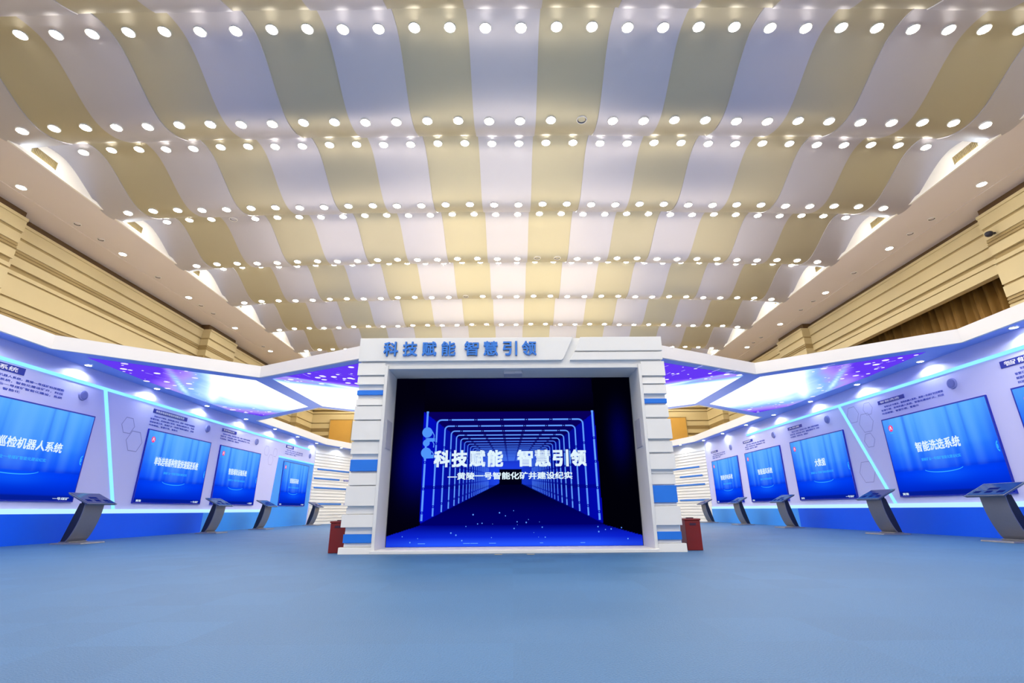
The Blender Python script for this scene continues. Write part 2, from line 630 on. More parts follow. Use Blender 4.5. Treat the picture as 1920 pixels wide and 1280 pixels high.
XL, XR = CX - HALLX, CX + HALLX
panel_wall('wall_left', XL, -1, -2, HALLY, PROF)
panel_wall('trim_1', XL, -1, 9.2, 11.05, PROF, 0.32)
panel_wall('trim_2', XL, -1, 19.25, 21.3, PROF, 0.32)
panel_wall('trim_3', XL, -1, 28.6, HALLY, PROF, 0.32)
panel_wall('wall_right', XR, 1, -2, HALLY, PROF_R)
panel_wall('trim_4', XR, 1, 9.2, 11.25, PROF, 0.32)
panel_wall('trim_5', XR, 1, 19.6, 21.6, PROF, 0.32)
panel_wall('trim_6', XR, 1, 28.6, HALLY, PROF, 0.32)
b = MB()
LOW = [(6.28, 6.2, .05, 1), (6.2, 5.7, .12, 0), (5.7, 5.64, .05, 1), (5.64, 5.1, .12, 0), (5.1, 5.04, .05, 1), (5.04, 4.5, .12, 0), (4.5, 4.44, .05, 1), (4.44, -.02, .12, 0)]
panel_wall('wall_right_lower', XR, 1, -2, 9.3, LOW)
panel_wall('wall_right_far', XR, 1, 25.6, 28.7, LOW)
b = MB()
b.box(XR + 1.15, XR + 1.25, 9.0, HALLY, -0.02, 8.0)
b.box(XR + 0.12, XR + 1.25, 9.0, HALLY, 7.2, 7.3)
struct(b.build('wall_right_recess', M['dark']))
b = MB()
for zt, zb_, p, mi in PROF:
    b.box(XL, XR, HALLY - p, HALLY + 0.2, zb_, zt + (0.9 if zt == 8.0 else 0), 0 if zt == 8.0 else mi)
struct(b.build('wall_back', [M['cream'], M['creamdark'], M['brown']]))


# unseen soffit along the back wall; added warm fill lamps brighten the panelling
b = MB()
b.box(XL, XR, 29.3, HALLY, ZS, ZS + 0.10)
struct(b.build('soffit_back', M['soffit']))
for i in range(9):
    li = bpy.data.lights.new('added wall fill', 'AREA')
    li.shape = 'DISK'
    li.size = 0.3
    li.energy = 55.0
    li.color = (1.0, 0.86, 0.62)
    lo = bpy.data.objects.new('added wall fill', li)
    lo.location = (CX - 10.4 + i * 2.6, 29.55, ZS - 0.03)
    lo.rotation_euler = (math.radians(38), 0, 0)
    COL.objects.link(lo)


# added warm fill spots, unseen behind the portal, to brighten the far ceiling
for x, y in [(x, y) for y in (14.0, 17.0, 20.0, 23.0) for x in (-5.2, -2.6, 0.0, 2.6, 5.2)]:
    li = bpy.data.lights.new('added ceiling fill', 'SPOT')
    li.energy = CEILING_FILL_W
    li.spot_size = math.radians(112)
    li.spot_blend = 1.0
    li.shadow_soft_size = 0.9
    li.color = (1.0, 0.80, 0.48)
    lo = bpy.data.objects.new('added ceiling fill', li)
    lo.location = (x, y, 0.4)
    lo.rotation_euler = (math.radians(180), 0, 0)
    COL.objects.link(lo)


def curtain(y0, y1, label):
    b = MB()
    n = int((y1 - y0) * 36)
    rnd = random.Random(int(y0 * 10))
    ph = [rnd.uniform(0, 6.28) for _ in range(4)]
    zs = [0.05, 2.0, 4.0, 5.2, 6.0, 6.8]
    for z in zs:
        for i in range(n + 1):
            y = y0 + (y1 - y0) * i / n
            a = 0.085 * math.sin(y * 20 + 1.9 * math.sin(y * 2.1 + ph[0])) + 0.04 * math.sin(y * 41 + ph[1] + z * .2) + 0.03 * math.sin(y * 5 + ph[2])
            b.v.append((XR + 0.78 + a * (0.8 + 0.05 * (7 - z)), y + 0.02 * math.sin(z * 2 + y * 3), z))
    for j in range(len(zs) - 1):
        for i in range(n):
            k = j * (n + 1) + i
            b.f.append((k, k + 1, k + n + 2, k + n + 1))
            b.m.append(0)
    o = b.build('stage_curtain', M['curtain'], smooth=True)
    so = o.modifiers.new('thickness', 'SOLIDIFY')
    so.thickness = 0.008
    return tag(o, label, 'curtain', 'gold curtains on the right wall')


curtain(11.3, 19.55, 'long pleated gold brown curtain hanging in the dark opening of the right wall')
curtain(21.65, 25.55, 'far pleated gold brown curtain glimpsed below the right canopy beside the corner column')

for sg, x0, x1 in ((-1, -11.4, -10.05), (1, 9.75, 10.95)):
    o = thing('wood_panel', 'tan wooden panel on the cream back wall %s of the portal' % ('left' if sg < 0 else 'right'), 'panel',
              ((x0 + x1) / 2, HALLY - 0.13, 4.42), 0, 'tan wooden panels on the back wall')
    w = (x1 - x0) / 2
    b = MB()
    b.box(-w, w, -0.05, 0, 0, 1.58)
    b.build('leaf', M['woodpanel'], o)
    b = MB()
    for q in ((-w - .04, -w, -.0, 1.62), (w, w + .04, 0, 1.62), (-w - .04, w + .04, 1.58, 1.62)):
        b.box(q[0], q[1], -0.07, 0, q[2], q[3])
    b.build('frame', M['creamdark'], o)

# soffit lamps
protos = {True: None, False: None}
for side, xs, lit_y, off_y in (('left', -11.78, (9.97, 13.23, 16.44, 19.61, 22.85), (11.58, 12.39, 14.79, 17.18, 17.99, 22.12)),
                               ('right', 11.5, (10.08, 13.18, 16.39, 19.6, 22.73), (11.59, 12.35, 14.81, 17.16, 18.01, 21.3, 22.05))):
    for ys, lit in ((lit_y, True), (off_y, False)):
        for i, y in enumerate(ys):
            if protos[lit] is None:
                protos[lit] = make_downlight('soffit_downlight' if lit else 'soffit_fixture', lit, 0.095 if lit else 0.075, M['lampb'])
                o = protos[lit]
            else:
                o = copy_tree(protos[lit])
            o.location = (xs, y, ZS - 0.006)
            where = 'nearest the camera' if i == 0 else ORD[i] + ' from the camera'
            tag(o, ('glowing round lamp in the %s soffit, %s' if lit else 'dark round fixture in the %s soffit, %s') % (side, where),
                'ceiling light' if lit else 'ceiling fixture', 'lamps in the side soffits' if lit else 'dark fixtures in the side soffits')

# ------------------------------------------------------------------ display screens
def streaks(u):
    return (0.22 * math.exp(-((u - 0.47) / 0.10) ** 2) + 0.15 * math.exp(-((u - 0.17) / 0.03) ** 2) + 0.13 * math.exp(-((u - 0.29) / 0.018) ** 2)
            + 0.14 * math.exp(-((u - 0.72) / 0.02) ** 2) + 0.16 * math.exp(-((u - 0.83) / 0.035) ** 2) + 0.10 * math.exp(-((u - 0.63) / 0.012) ** 2)
            - 0.12 * math.exp(-((u - 0.23) / 0.015) ** 2) - 0.14 * math.exp(-((u - 0.78) / 0.014) ** 2) - 0.10 * math.exp(-((u - 0.35) / 0.012) ** 2)
            - 0.10 * math.exp(-((u - 0.67) / 0.010) ** 2) + 0.05 * math.sin(u * 75) * 0.5)


PT, PM, PB = lin((88, 172, 255)), lin((45, 128, 255)), lin((8, 72, 250))
PF, PD = lin((0, 62, 245)), lin((0, 38, 195))
PL = lin((110, 185, 255))


def screen_col(u, v):
    if v < 0.055:
        return lin((4, 30, 150))
    edge = 1 - 0.55 * (1 - sstep(0.0, 0.12, u)) - 0.45 * (1 - sstep(0, 0.10, 1 - u))
    if v > 0.30:
        c = mix(PB, PM, (v - 0.30) / 0.28)
        c = mix(c, PT, (v - 0.52) / 0.45)
        s = streaks(u) * (0.35 + 0.9 * sstep(0.28, 0.75, v))
        c = mix(c, PL, s * 2.2) if s > 0 else mix(c, PF, -s * 3.0)
        e = 1 - (1 - edge) * (1 - 0.6 * sstep(.6, 1., v))
        c = mix(PF, c, e)
        c = mix(c, PD, 0.55 * math.exp(-((v - 0.305) / 0.03) ** 2) * (0.3 + abs(u - .5) * 1.6))
    else:
        c = mix(PD, PF, (v - 0.05) / 0.2)
        c = mix(c, lin((12, 92, 255)), 0.8 * math.exp(-((u - 0.5) / 0.22) ** 2 - ((v - 0.24) / 0.08) ** 2))
        c = mix(PD, c, 0.6 + 0.4 * edge)
    return c


def display_screen(side, a, c, label, title, tw, t_off=0.5, z0=0.78, z1=2.59, sub=0.30, logo=True, th=0.16, badge=True):
    """screen on a display wall between wall positions a < c (in the wall's own left-to-right direction)"""
    w = abs(c - a) / 2
    yc = (a + c) / 2
    x = WC - WALLX if side == 'left' else WC + WALLX
    o = thing('display_screen', label, 'screen', (x, yc, z0), math.radians(90 if side == 'left' else -90), 'big display screens on the display walls')
    h = z1 - z0
    b = MB()
    bz = 0.026
    b.box(-w, w, -0.036, 0.0, 0, bz)
    b.box(-w, w, -0.036, 0.0, h - bz, h)
    b.box(-w, -w + bz * .7, -0.036, 0.0, bz, h - bz)
    b.box(w - bz * .7, w, -0.036, 0.0, bz, h - bz)
    b.box(-w + .01, w - .01, -0.025, 0.0, .01, h - .01)
    b.build('bezel', mat_bezel, o)
    key = (round(w, 2), round(h, 2))
    pc = picture('picture', M['picture'], o, -w + bz * .7, w - bz * .7, bz, h - bz, -0.030, 72, 48, screen_col)
    yy = -0.034
    tx = (t_off - 0.5) * 2 * w
    tz = h * 0.52
    lettering('title', title, M['scrwhite'], pc, tx - tw / 2, tx + tw / 2, tz, tz + th, yy, 0.022)
    if sub:
        lettering('subtitle', '黄陵矿业一号煤矿智能化建设纪实', M['scrcyan'], pc, tx - w * sub, tx + w * sub, tz - 0.20, tz - 0.135, yy, 0.01)
    # pale ring on the pictured floor
    b = MB()
    n = 40
    for q in range(n):
        a0, a1 = math.pi * (1.05 + 0.9 * q / n), math.pi * (1.05 + 0.9 * (q + 1) / n)
        r0, r1 = w * 0.34, w * 0.345 + 0.008
        b.face([(tx + r0 * math.cos(a0), yy, h * .31 + .07 * math.sin(a0)), (tx + r0 * math.cos(a1), yy, h * .31 + .07 * math.sin(a1)),
                (tx + r1 * math.cos(a1), yy, h * .31 + .085 * math.sin(a1)), (tx + r1 * math.cos(a0), yy, h * .31 + .085 * math.sin(a0))])
    b.build('floor_ring', M['scrcyan'], pc)
    if logo:
        b = MB()
        lx, lz = -w * 0.83, h * 0.865
        pts = [(-.085, -.075), (0, .085), (.085, -.075), (.05, -.075), (0, .02), (-.05, -.075)]
        n = 24
        circ = [(lx + .07 * math.cos(6.2832 * k / n), yy, lz + .075 * math.sin(6.2832 * k / n)) for k in range(n)]
        b.face(circ)
        b.build('emblem', M['scrpink'], pc)
        b = MB()
        b.face([(lx - .012, yy - .002, lz + .05), (lx - .045, yy - .002, lz - .04), (lx - .025, yy - .002, lz - .04), (lx, yy - .002, lz + .02),
                (lx + .025, yy - .002, lz - .04), (lx + .045, yy - .002, lz - .04), (lx + .012, yy - .002, lz + .05)])
        b.build('emblem_mark', M['scrwhite'], pc)
        b = MB()
        b.box(lx - .05, lx + .05, yy - .001, yy, lz - .125, lz - .10)
        b.build('emblem_caption', M['scrcyan'], pc)
    # bright bits: a glow badge at the right rim and small characters in the bottom bar
    if badge:
        b = MB()
        n = 16
        for (bx, bz_, r) in ((w * 0.965, h * 0.47, 0.05),):
            for q in range(n):
                a0, a1 = math.pi * (0.5 + q / n), math.pi * (0.5 + (q + 1) / n)
                b.face([(bx + r * math.cos(a0), yy, bz_ + 2 * r * math.sin(a0)), (bx + r * math.cos(a1), yy, bz_ + 2 * r * math.sin(a1)),
                        (bx + r * .7 * math.cos(a1), yy, bz_ + 1.4 * r * math.sin(a1)), (bx + r * .7 * math.cos(a0), yy, bz_ + 1.4 * r * math.sin(a0))])
        b.box(w * .945, w * .96, yy - .001, yy, h * .45, h * .49)
        b.build('rim_badge', M['scrcyan'], pc)
    lettering('status_text', '一号煤矿', M['scrwhite'], pc, w * 0.66, w * 0.92, bz + .012, bz + 0.065, yy, 0.02)
    lettering('status_text', '黄陵', M['scrwhite'], pc, -w * 0.93, -w * 0.80, bz + .012, bz + 0.065, yy, 0.02)
    return o


mat_bezel = mat('navy screen bezel', lin((10, 40, 180)), 0.3, noise=0.05, nscale=4)

display_screen('left', 7.9, 10.85, 'nearest screen on the left wall, cut by the photo edge, title ending 机器人系统', '智能巡检机器人系统', 1.75, 0.5, th=0.20, logo=True, sub=.40)
display_screen('left', 12.56, 15.29, 'screen on the left wall with a long thirteen character white title, beside hexagon outlines', '单轨岩巷盾构智能快速掘进系统', 1.85, 0.5, th=0.22, sub=.36)
display_screen('left', 15.82, 18.45, 'third screen from the camera on the left wall, eight character white title', '智能辅助运输系统', 1.15, 0.48, th=0.20, sub=.40)
display_screen('left', 20.41, 23.0, 'screen set in the sky blue slanted panel at the far end of the left wall', '智能综采系统', 0.85, 0.47, z1=2.52, th=0.20, sub=.40, badge=False)
display_screen('right', 8.74, 5.9, 'nearest screen on the right wall, only its left rim inside the photo', '智能通信系统', 1.3, 0.5, th=0.20)
display_screen('right', 12.05, 9.25, 'largest fully visible screen on the right wall, six character white title', '智能洗选系统', 1.15, 0.50, th=0.22, sub=.36)
display_screen('right', 16.28, 13.55, 'screen on the right wall with a short three character white title', '大数据', 0.52, 0.52, th=0.22, sub=.40)
display_screen('right', 19.58, 16.93, 'fourth screen from the camera on the right wall, beside the short title screen', '智能通风系统', 1.05, 0.52, th=0.20, sub=.32, badge=False)
display_screen('right', 22.93, 20.25, 'farthest screen on the right wall, next to the white slatted wall', '智能供电系统', 1.2, 0.52, th=0.20, sub=.3, badge=False)


# ------------------------------------------------------------------ display walls
def hexagon(b, cx, cz, r, t, y):
    n = 6
    for k in range(n):
        a0, a1 = math.radians(60 * k), math.radians(60 * (k + 1))
        p = [(cx + q * math.cos(a), y, cz + q * math.sin(a)) for q, a in ((r, a0), (r, a1), (r - t, a1), (r - t, a0))]
        b.face(p)


BODY = ['智能化矿井建设，巡检机器人系统，黄陵一号煤矿科技赋能', '智慧引领，采用机器人系统，智能化建设矿井，科技', '赋能智慧引领，黄陵矿业一号煤矿智能化建设，系统', '科技赋能，智慧引领，智能化']


def display_wall(side):
    left = side == 'left'
    sg = 1 if left else -1
    x = WC - WALLX if left else WC + WALLX
    o = thing('display_wall', 'long white display wall, tinted lavender for led light, along the %s side with a blue skirt and cyan led lines' % side, 'display wall',
              (x, 0, 0), math.radians(90 if left else -90))

    def L(y):            # world y to the wall's own left-to-right coordinate
        return y * sg
    ya, yb = 2.0, 23.6
    xa, xb = min(L(ya), L(yb)), max(L(ya), L(yb))
    b = MB()
    b.box(xa, xb, 0.0, 0.25, 0.0, 3.58)
    b.build('wall_board', M['wallpanel'], o)
    b = MB()
    s_end = 19.75 if left else 23.55
    q0, q1 = min(L(ya), L(s_end)), max(L(ya), L(s_end))
    qm = L(15.5) if left else L(16.45)
    b.box(*((q0, qm) if left else (qm, q1)), -0.06, 0.0, 0.0, 0.55)
    b.build('skirt', M['skirt'], o)['label'] = 'royal blue skirt board'
    b = MB()
    b.box(*((qm, q1) if left else (q0, qm)), -0.06, 0.0, 0.0, 0.55)
    b.build('skirt', M['accent'], o)['label'] = 'sky blue skirt board'
    b = MB()
    b.box(q0, q1, -0.05, 0.0, 0.55, 0.645)
    b.build('led_strip', M['ledlow'], o)['label'] = 'pale led line above the blue skirt'
    b = MB()
    t_end = 22.9 if left else 19.2
    q0, q1 = min(L(ya), L(t_end)), max(L(ya), L(t_end))
    b.box(q0, q1, -0.02, 0.0, 3.205, 3.27)
    b.build('led_strip', M['led'], o)['label'] = 'cyan led line below the canopy'
    # slanting led line
    (y0, z0), (y1, z1) = ((10.95, 3.22), (12.05, 0.60)) if left else ((13.50, 3.2), (12.27, 0.62))
    w = 0.045
    b = MB()
    b.hexa([(L(y0) - w, -0.02, z0), (L(y0) + w, -0.02, z0), (L(y1) + w, -0.02, z1), (L(y1) - w, -0.02, z1)],
           [(L(y0) - w, 0, z0), (L(y0) + w, 0, z0), (L(y1) + w, 0, z1), (L(y1) - w, 0, z1)])
    b.build('led_strip', M['led'], o)['label'] = 'slanting cyan led line'
    # captions
    if left:
        caps = [(7.5, 9.03, 3.04, 3.17, '巡检机器人系统', 7.6, 9.95, 4), (12.6, 13.98, 3.01, 3.115, '单轨岩巷盾构智能快速掘进系统', 12.55, 14.38, 4),
                (15.78, 16.63, 3.02, 3.11, '智能辅助运输', 15.75, 17.58, 3), (20.47, 21.2, 3.05, 3.17, '智能综采', 20.45, 22.2, 3)]
        spk = (10.42, 15.01, 18.05, 23.0)
    else:
        caps = [(8.80, 7.6, 2.98, 3.11, '智能通信', 8.6, 7.2, 4), (12.05, 11.2, 2.96, 3.05, '智能洗选', 12.0, 10.15, 3),
                (16.27, 15.45, 2.97, 3.06, '大数据', 16.2, 14.6, 3), (19.6, 18.8, 2.96, 3.05, '智能通风', 19.5, 17.9, 3), (22.9, 22.15, 2.94, 3.02, '智能供电', 22.8, 21.4, 3)]
        spk = (9.89, 14.15, 17.23, 20.78)
    for (h0, h1, zb_, zt, txt, t0, t1, nl) in caps:
        p0, p1 = sorted((L(h0), L(h1)))
        b = MB()
        b.box(p0, p1, -0.012, 0.0, zb_, zt)
        pl = b.build('caption_plate', M['navyprint'], o)
        lettering('caption_lettering', txt, M['platewhite'], pl, p0 + 0.08, p1 - 0.14, zb_ + .02, zt - .02, -0.014, 0.02)
        p0, p1 = sorted((L(t0), L(t1)))
        for q in range(nl):
            zt2 = zb_ - 0.055 - q * 0.078
            wl = (p1 - p0) * (1.0 if q < nl - 1 else 0.62)
            lettering('body_text', BODY[q if q < nl - 1 else 3], M['textprint'], o, p0 + (0.12 if q == 0 else 0), p0 + wl, zt2 - 0.048, zt2, -0.004, 0.03)
    # hexagon outlines printed on the wall
    b = MB()
    if left:
        hexagon(b, L(11.88), 2.56, 0.22, 0.022, -0.004)
        hexagon(b, L(12.19), 2.22, 0.28, 0.022, -0.004)
        for hx, hz, r in ((18.9, 2.75, .2), (19.3, 2.45, .22), (19.6, 2.75, .18)):
            hexagon(b, L(hx), hz, r, 0.015, -0.004)
    else:
        for hx, hz, r in ((13.05, 2.90, .24), (12.62, 2.62, .27), (12.45, 2.95, .18), (12.65, 2.18, .2), (13.0, 1.42, .3)):
            hexagon(b, L(hx), hz, r, 0.016, -0.004)
    b.build('hexagon_outline', M['greyprint'], o)
    if left:
        # sky blue slanted panel round the farthest screen
        b = MB()
        fr = [(19.66, 0.0), (23.45, 0.0), (23.56, 2.64), (19.95, 2.60)]
        b.hexa([(p, -0.012, q) for p, q in fr], [(p, 0.0, q) for p, q in fr])
        b.build('accent_panel', M['accent'], o)
        b = MB()
        b.box(19.95, 23.56, -0.03, 0, 2.62, 2.67)
        b.build('led_strip', M['led'], o)['label'] = 'cyan led line over the sky blue panel'
    # round grey wall speakers
    for i, y in enumerate(spk):
        s = thing('wall_speaker', 'round grey wall speaker on the %s display wall, %s' % (side, 'nearest the camera' if i == 0 else ORD[i] + ' from the camera'),
                  'speaker', (x, y, 2.97), math.radians(90 if left else -90), 'round wall speakers')
        n = 24
        r = 0.115
        pts0 = [(r * math.cos(6.2832 * k / n), 0, r * math.sin(6.2832 * k / n)) for k in range(n)]
        pts1 = [(r * .9 * math.cos(6.2832 * k / n), -0.03, r * .9 * math.sin(6.2832 * k / n)) for k in range(n)]
        b = MB()
        b.hexa(pts0, pts1)
        b.build('housing', M['greyprint'], s)
        pts0 = [(r * .82 * math.cos(6.2832 * k / n), -.03, r * .82 * math.sin(6.2832 * k / n)) for k in range(n)]
        pts1 = [(r * .6 * math.cos(6.2832 * k / n), -0.036, r * .6 * math.sin(6.2832 * k / n)) for k in range(n)]
        b = MB()
        b.hexa(pts0, pts1)
        b.build('grille', M['speaker'], s)
    return o


display_wall('left')
display_wall('right')


# ------------------------------------------------------------------ slatted end walls
def slat_wall(side):
    sg = -1 if side == 'left' else 1
    p0 = Vector((WC + sg * WALLX, 23.6, 0))
    d = Vector((-sg * 1.28, 3.6, 0)).normalized()
    Ln = 5.2
    ang = math.atan2(d.y, d.x)
    if side == 'right':     # local x runs left to right as seen from the hall
        base = p0 + d * Ln
        ang = math.atan2(-d.y, -d.x)
    else:
        base = p0
    o = thing('slatted_wall', 'white slatted wall with thin blue stripes at the far %s, behind the portal' % side, 'slatted wall', base, ang)

    def L(t):
        return t if side == 'left' else Ln - t
    b = MB()
    b.box(0, Ln, 0.02, 0.25, 0, 3.58)
    n = 24
    for k in range(n):
        z0 = k * 3.3 / n
        h = 3.3 / n
        b.hexa([(0, -0.03, z0), (Ln, -0.03, z0), (Ln, 0.02, z0), (0, 0.02, z0)], [(0, -0.012, z0 + h * .9), (Ln, -0.012, z0 + h * .9), (Ln, 0.02, z0 + h * .9), (0, 0.02, z0 + h * .9)])
    b.build('cladding', M['white'], o)
    st = ((2.42, 0.25, 2.6), (2.0, 0.1, 1.9), (1.58, 0.15, 2.85), (0.86, 0.1, 2.2)) if side == 'left' else ((2.42, 0.5, 2.75), (2.02, 0.35, 2.0), (1.62, 0.25, 2.6), (0.92, 0.1, 2.2))
    for z, t0, t1 in st:
        x0, x1 = sorted((L(t0), L(t1)))
        b = MB()
        b.box(x0, x1, -0.045, -0.02, z, z + 0.07)
        b.build('blue_stripe', M['letter'], o)
    if side == 'left':
        lettering('lettering', '智慧矿山', M['greyprint'], o, 2.2, 2.9, 1.98, 2.08, -0.04, 0.02, 0.01)
        lettering('lettering', '科技赋能', M['greyprint'], o, 2.4, 3.1, 0.84, 0.94, -0.04, 0.02, 0.01)
    return o


slat_wall('left')
slat_wall('right')


# ------------------------------------------------------------------ canopies with light boxes
def h2(x, y):
    v = math.sin(x * 12.9898 + y * 78.233) * 43758.5453
    return v - math.floor(v)


def vnoise(x, y):
    xi, yi = math.floor(x), math.floor(y)
    fx, fy = x - xi, y - yi
    fx, fy = fx * fx * (3 - 2 * fx), fy * fy * (3 - 2 * fy)
    a = h2(xi, yi) * (1 - fx) + h2(xi + 1, yi) * fx
    c = h2(xi, yi + 1) * (1 - fx) + h2(xi + 1, yi + 1) * fx
    return a * (1 - fy) + c * fy


def fbm(x, y):
    return 0.55 * vnoise(x, y) + 0.3 * vnoise(2.1 * x + 5, 2.1 * y) + 0.15 * vnoise(4.3 * x, 4.3 * y + 9)


BOX_RAMP = [(0.0, lin((92, 52, 222))), (0.12, lin((128, 88, 236))), (0.30, lin((165, 140, 248))), (0.48, lin((130, 175, 252))), (0.66, lin((200, 235, 255))), (0.80, (1.0, 1.0, 1.0)), (1.0, (1.08, 1.08, 1.08))]


def ramp(t):
    for (a, ca), (c, cc) in zip(BOX_RAMP, BOX_RAMP[1:]):
        if t <= c:
            return mix(ca, cc, (t - a) / (c - a))
    return BOX_RAMP[-1][1]


def box_a(x, y):      # x is measured from the hall's centre line, always positive
    a = (x - 6.0) / 2.9
    q = (y - 13.0 - 0.25 * (x - 6)) / 2.3
    v = 1.15 - 0.82 * max(0, a) ** 1.2 - 0.42 * abs(q) ** 2.2 * (0.5 + 0.8 * a) + 0.36 * (fbm(x * 0.9, y * 0.6) - 0.5)
    r = 0.34 * math.exp(-((y - 10.6 - (x - 7.6) * 2.2) / 0.16) ** 2) + 0.22 * math.exp(-((y - 12.4 - (x - 7.6) * 1.6) / 0.22) ** 2)
    v += r * sstep(9.2, 8.0, x) * sstep(6.2, 7.0, x)
    v += 0.10 * (fbm(x * 6, y * 1.2) - .5)
    return ramp(max(0, min(1, v)))


def box_b(x, y):
    s = (y - 11.4) / 3.6
    v = -0.1 + 1.5 * sstep(0.0, 0.55, s + 0.22 * (x - 4.3) / 1.4) + 0.34 * (fbm(x * 0.8, y * .8) - .5)
    v -= 0.75 * sstep(0.82, 1.1, s + .05 * (4.5 - x))
    v += 0.35 * math.exp(-((y - 11.6 - (4.9 - x) * 0.9) / 0.14) ** 2)
    v += 0.10 * (fbm(x * 5, y * 1.2) - .5)
    return ramp(max(0, min(1, v)))


def light_box(parent, poly, z, fn, sg, seed):
    bm = bmesh.new()
    vs = [bm.verts.new((WC + sg * x, y, z)) for x, y in poly]
    f = bm.faces.new(vs)
    bmesh.ops.triangulate(bm, faces=[f])
    for _ in range(6):
        es = [e for e in bm.edges if e.calc_length() > 0.10]
        if es:
            bmesh.ops.subdivide_edges(bm, edges=es, cuts=1, use_grid_fill=False)
            bmesh.ops.triangulate(bm, faces=[q for q in bm.faces if len(q.verts) > 3])
    b = MB()
    bm.verts.ensure_lookup_table()
    bm.verts.index_update()
    for v in bm.verts:
        b.v.append(tuple(v.co))
        b.c.append(fn(abs(v.co.x - WC), v.co.y))
    for q in bm.faces:
        b.f.append(tuple(v.index for v in q.verts))
        b.m.append(0)
    bm.free()
    # star-like sparkles printed on the film
    rnd = random.Random(seed)
    xs, ys = [p[0] for p in poly], [p[1] for p in poly]
    made = 0
    while made < 46:
        x, y = rnd.uniform(min(xs), max(xs)), rnd.uniform(min(ys), max(ys))
        ins = False
        for k in range(len(poly)):
            (x1, y1), (x2, y2) = poly[k], poly[(k + 1) % len(poly)]
            if (y1 > y) != (y2 > y) and x < (x2 - x1) * (y - y1) / (y2 - y1) + x1:
                ins = not ins
        c = fn(x, y)
        if not ins or c[1] > 0.55:
            made += 0.02
            continue
        made += 1
        r = rnd.uniform(0.012, 0.05) if rnd.random() < .8 else 0.07
        X = WC + sg * x
        n = 8
        cc = mix(c, (1, 1, 1), rnd.uniform(.5, 1))
        b.face([(X + r * math.cos(6.2832 * k / n), y + r * math.sin(6.2832 * k / n), z - 0.002) for k in range(n)], 0, [cc] * n)
    for _ in range(14):
        x, y = rnd.uniform(min(xs) + .3, max(xs) - .3), min(ys) + rnd.uniform(0.5, 1.6)
        X = WC + sg * x
        l, a = rnd.uniform(.1, .3), rnd.uniform(-.4, .4) + (1.0 * -sg)
        dx, dy = l * math.cos(a), l * math.sin(a)
        if fn(x, y)[1] < .5:
            b.face([(X, y, z - .002), (X + .012, y + .012, z - .002), (X + dx + .012, y + dy + .012, z - .002), (X + dx, y + dy, z - .002)], 0, [lin((200, 190, 255))] * 4)
    return b.build('light_box', M['lightbox'], parent)


ZC, ZT = 3.58, 3.84


def canopy(side):
    sg = -1 if side == 'left' else 1
    o = thing('canopy', 'white edged canopy on the %s with a purple and white nebula light box ceiling' % side, 'canopy', (0, 0, 0))

    def P(x, y, z):
        return (WC + sg * x, y, z)
    outline = [(9.2, 2.0), (8.82, 2.0), (8.82, 9.0), (5.88, 11.28), (2.6, 9.55), (2.6, 15.9), (4.9, 15.62), (5.85, 14.9), (8.82, 17.1), (8.75, 23.6), (7.5, 27.2), (6.8, 28.8), (7.6, 29.2), (8.1, 27.5), (9.2, 23.6)]
    b = MB()
    # underside frame plus top deck
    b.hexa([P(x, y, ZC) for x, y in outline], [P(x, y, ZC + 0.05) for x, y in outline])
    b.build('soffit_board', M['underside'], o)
    b = MB()
    b.hexa([P(x, y, ZT - 0.08) for x, y in outline], [P(x, y, ZT - 0.02) for x, y in outline])
    b.build('top_deck', M['fascia'], o)
    # fascia boards along the open edges
    def fas(pts, name='fascia'):
        b = MB()
        for (x1, y1), (x2, y2) in zip(pts, pts[1:]):
            d = Vector((x2 - x1, y2 - y1, 0)).normalized()
            nx, ny = d.y * 0.03, -d.x * 0.03
            b.hexa([P(x1 - nx, y1 - ny, ZC - 0.015), P(x2 - nx, y2 - ny, ZC - 0.015), P(x2 + nx, y2 + ny, ZC - 0.015), P(x1 + nx, y1 + ny, ZC - 0.015)],
                   [P(x1 - nx, y1 - ny, ZT), P(x2 - nx, y2 - ny, ZT), P(x2 + nx, y2 + ny, ZT), P(x1 + nx, y1 + ny, ZT)])
        b.build(name, M['fascia'], o)
    fas([(8.82, 2.0), (8.82, 9.0), (5.88, 11.28), (2.6, 9.55)])
    fas([(4.9, 15.62), (5.85, 14.9), (8.82, 17.1), (8.75, 23.6), (7.5, 27.2), (6.8, 28.8)])
    light_box(o, [(8.62, 9.62), (6.12, 11.56), (6.12, 14.78), (8.25, 16.3), (8.76, 15.2), (8.78, 11.6)], ZC - 0.004, box_a, sg, 5 + sg)
    light_box(o, [(5.66, 11.42), (2.75, 9.95), (2.75, 15.55), (4.85, 15.35), (5.66, 14.72)], ZC - 0.004, box_b, sg, 15 + sg)
    # blue divider and edge beads, proud of the film
    return o


canopy('left')
canopy('right')

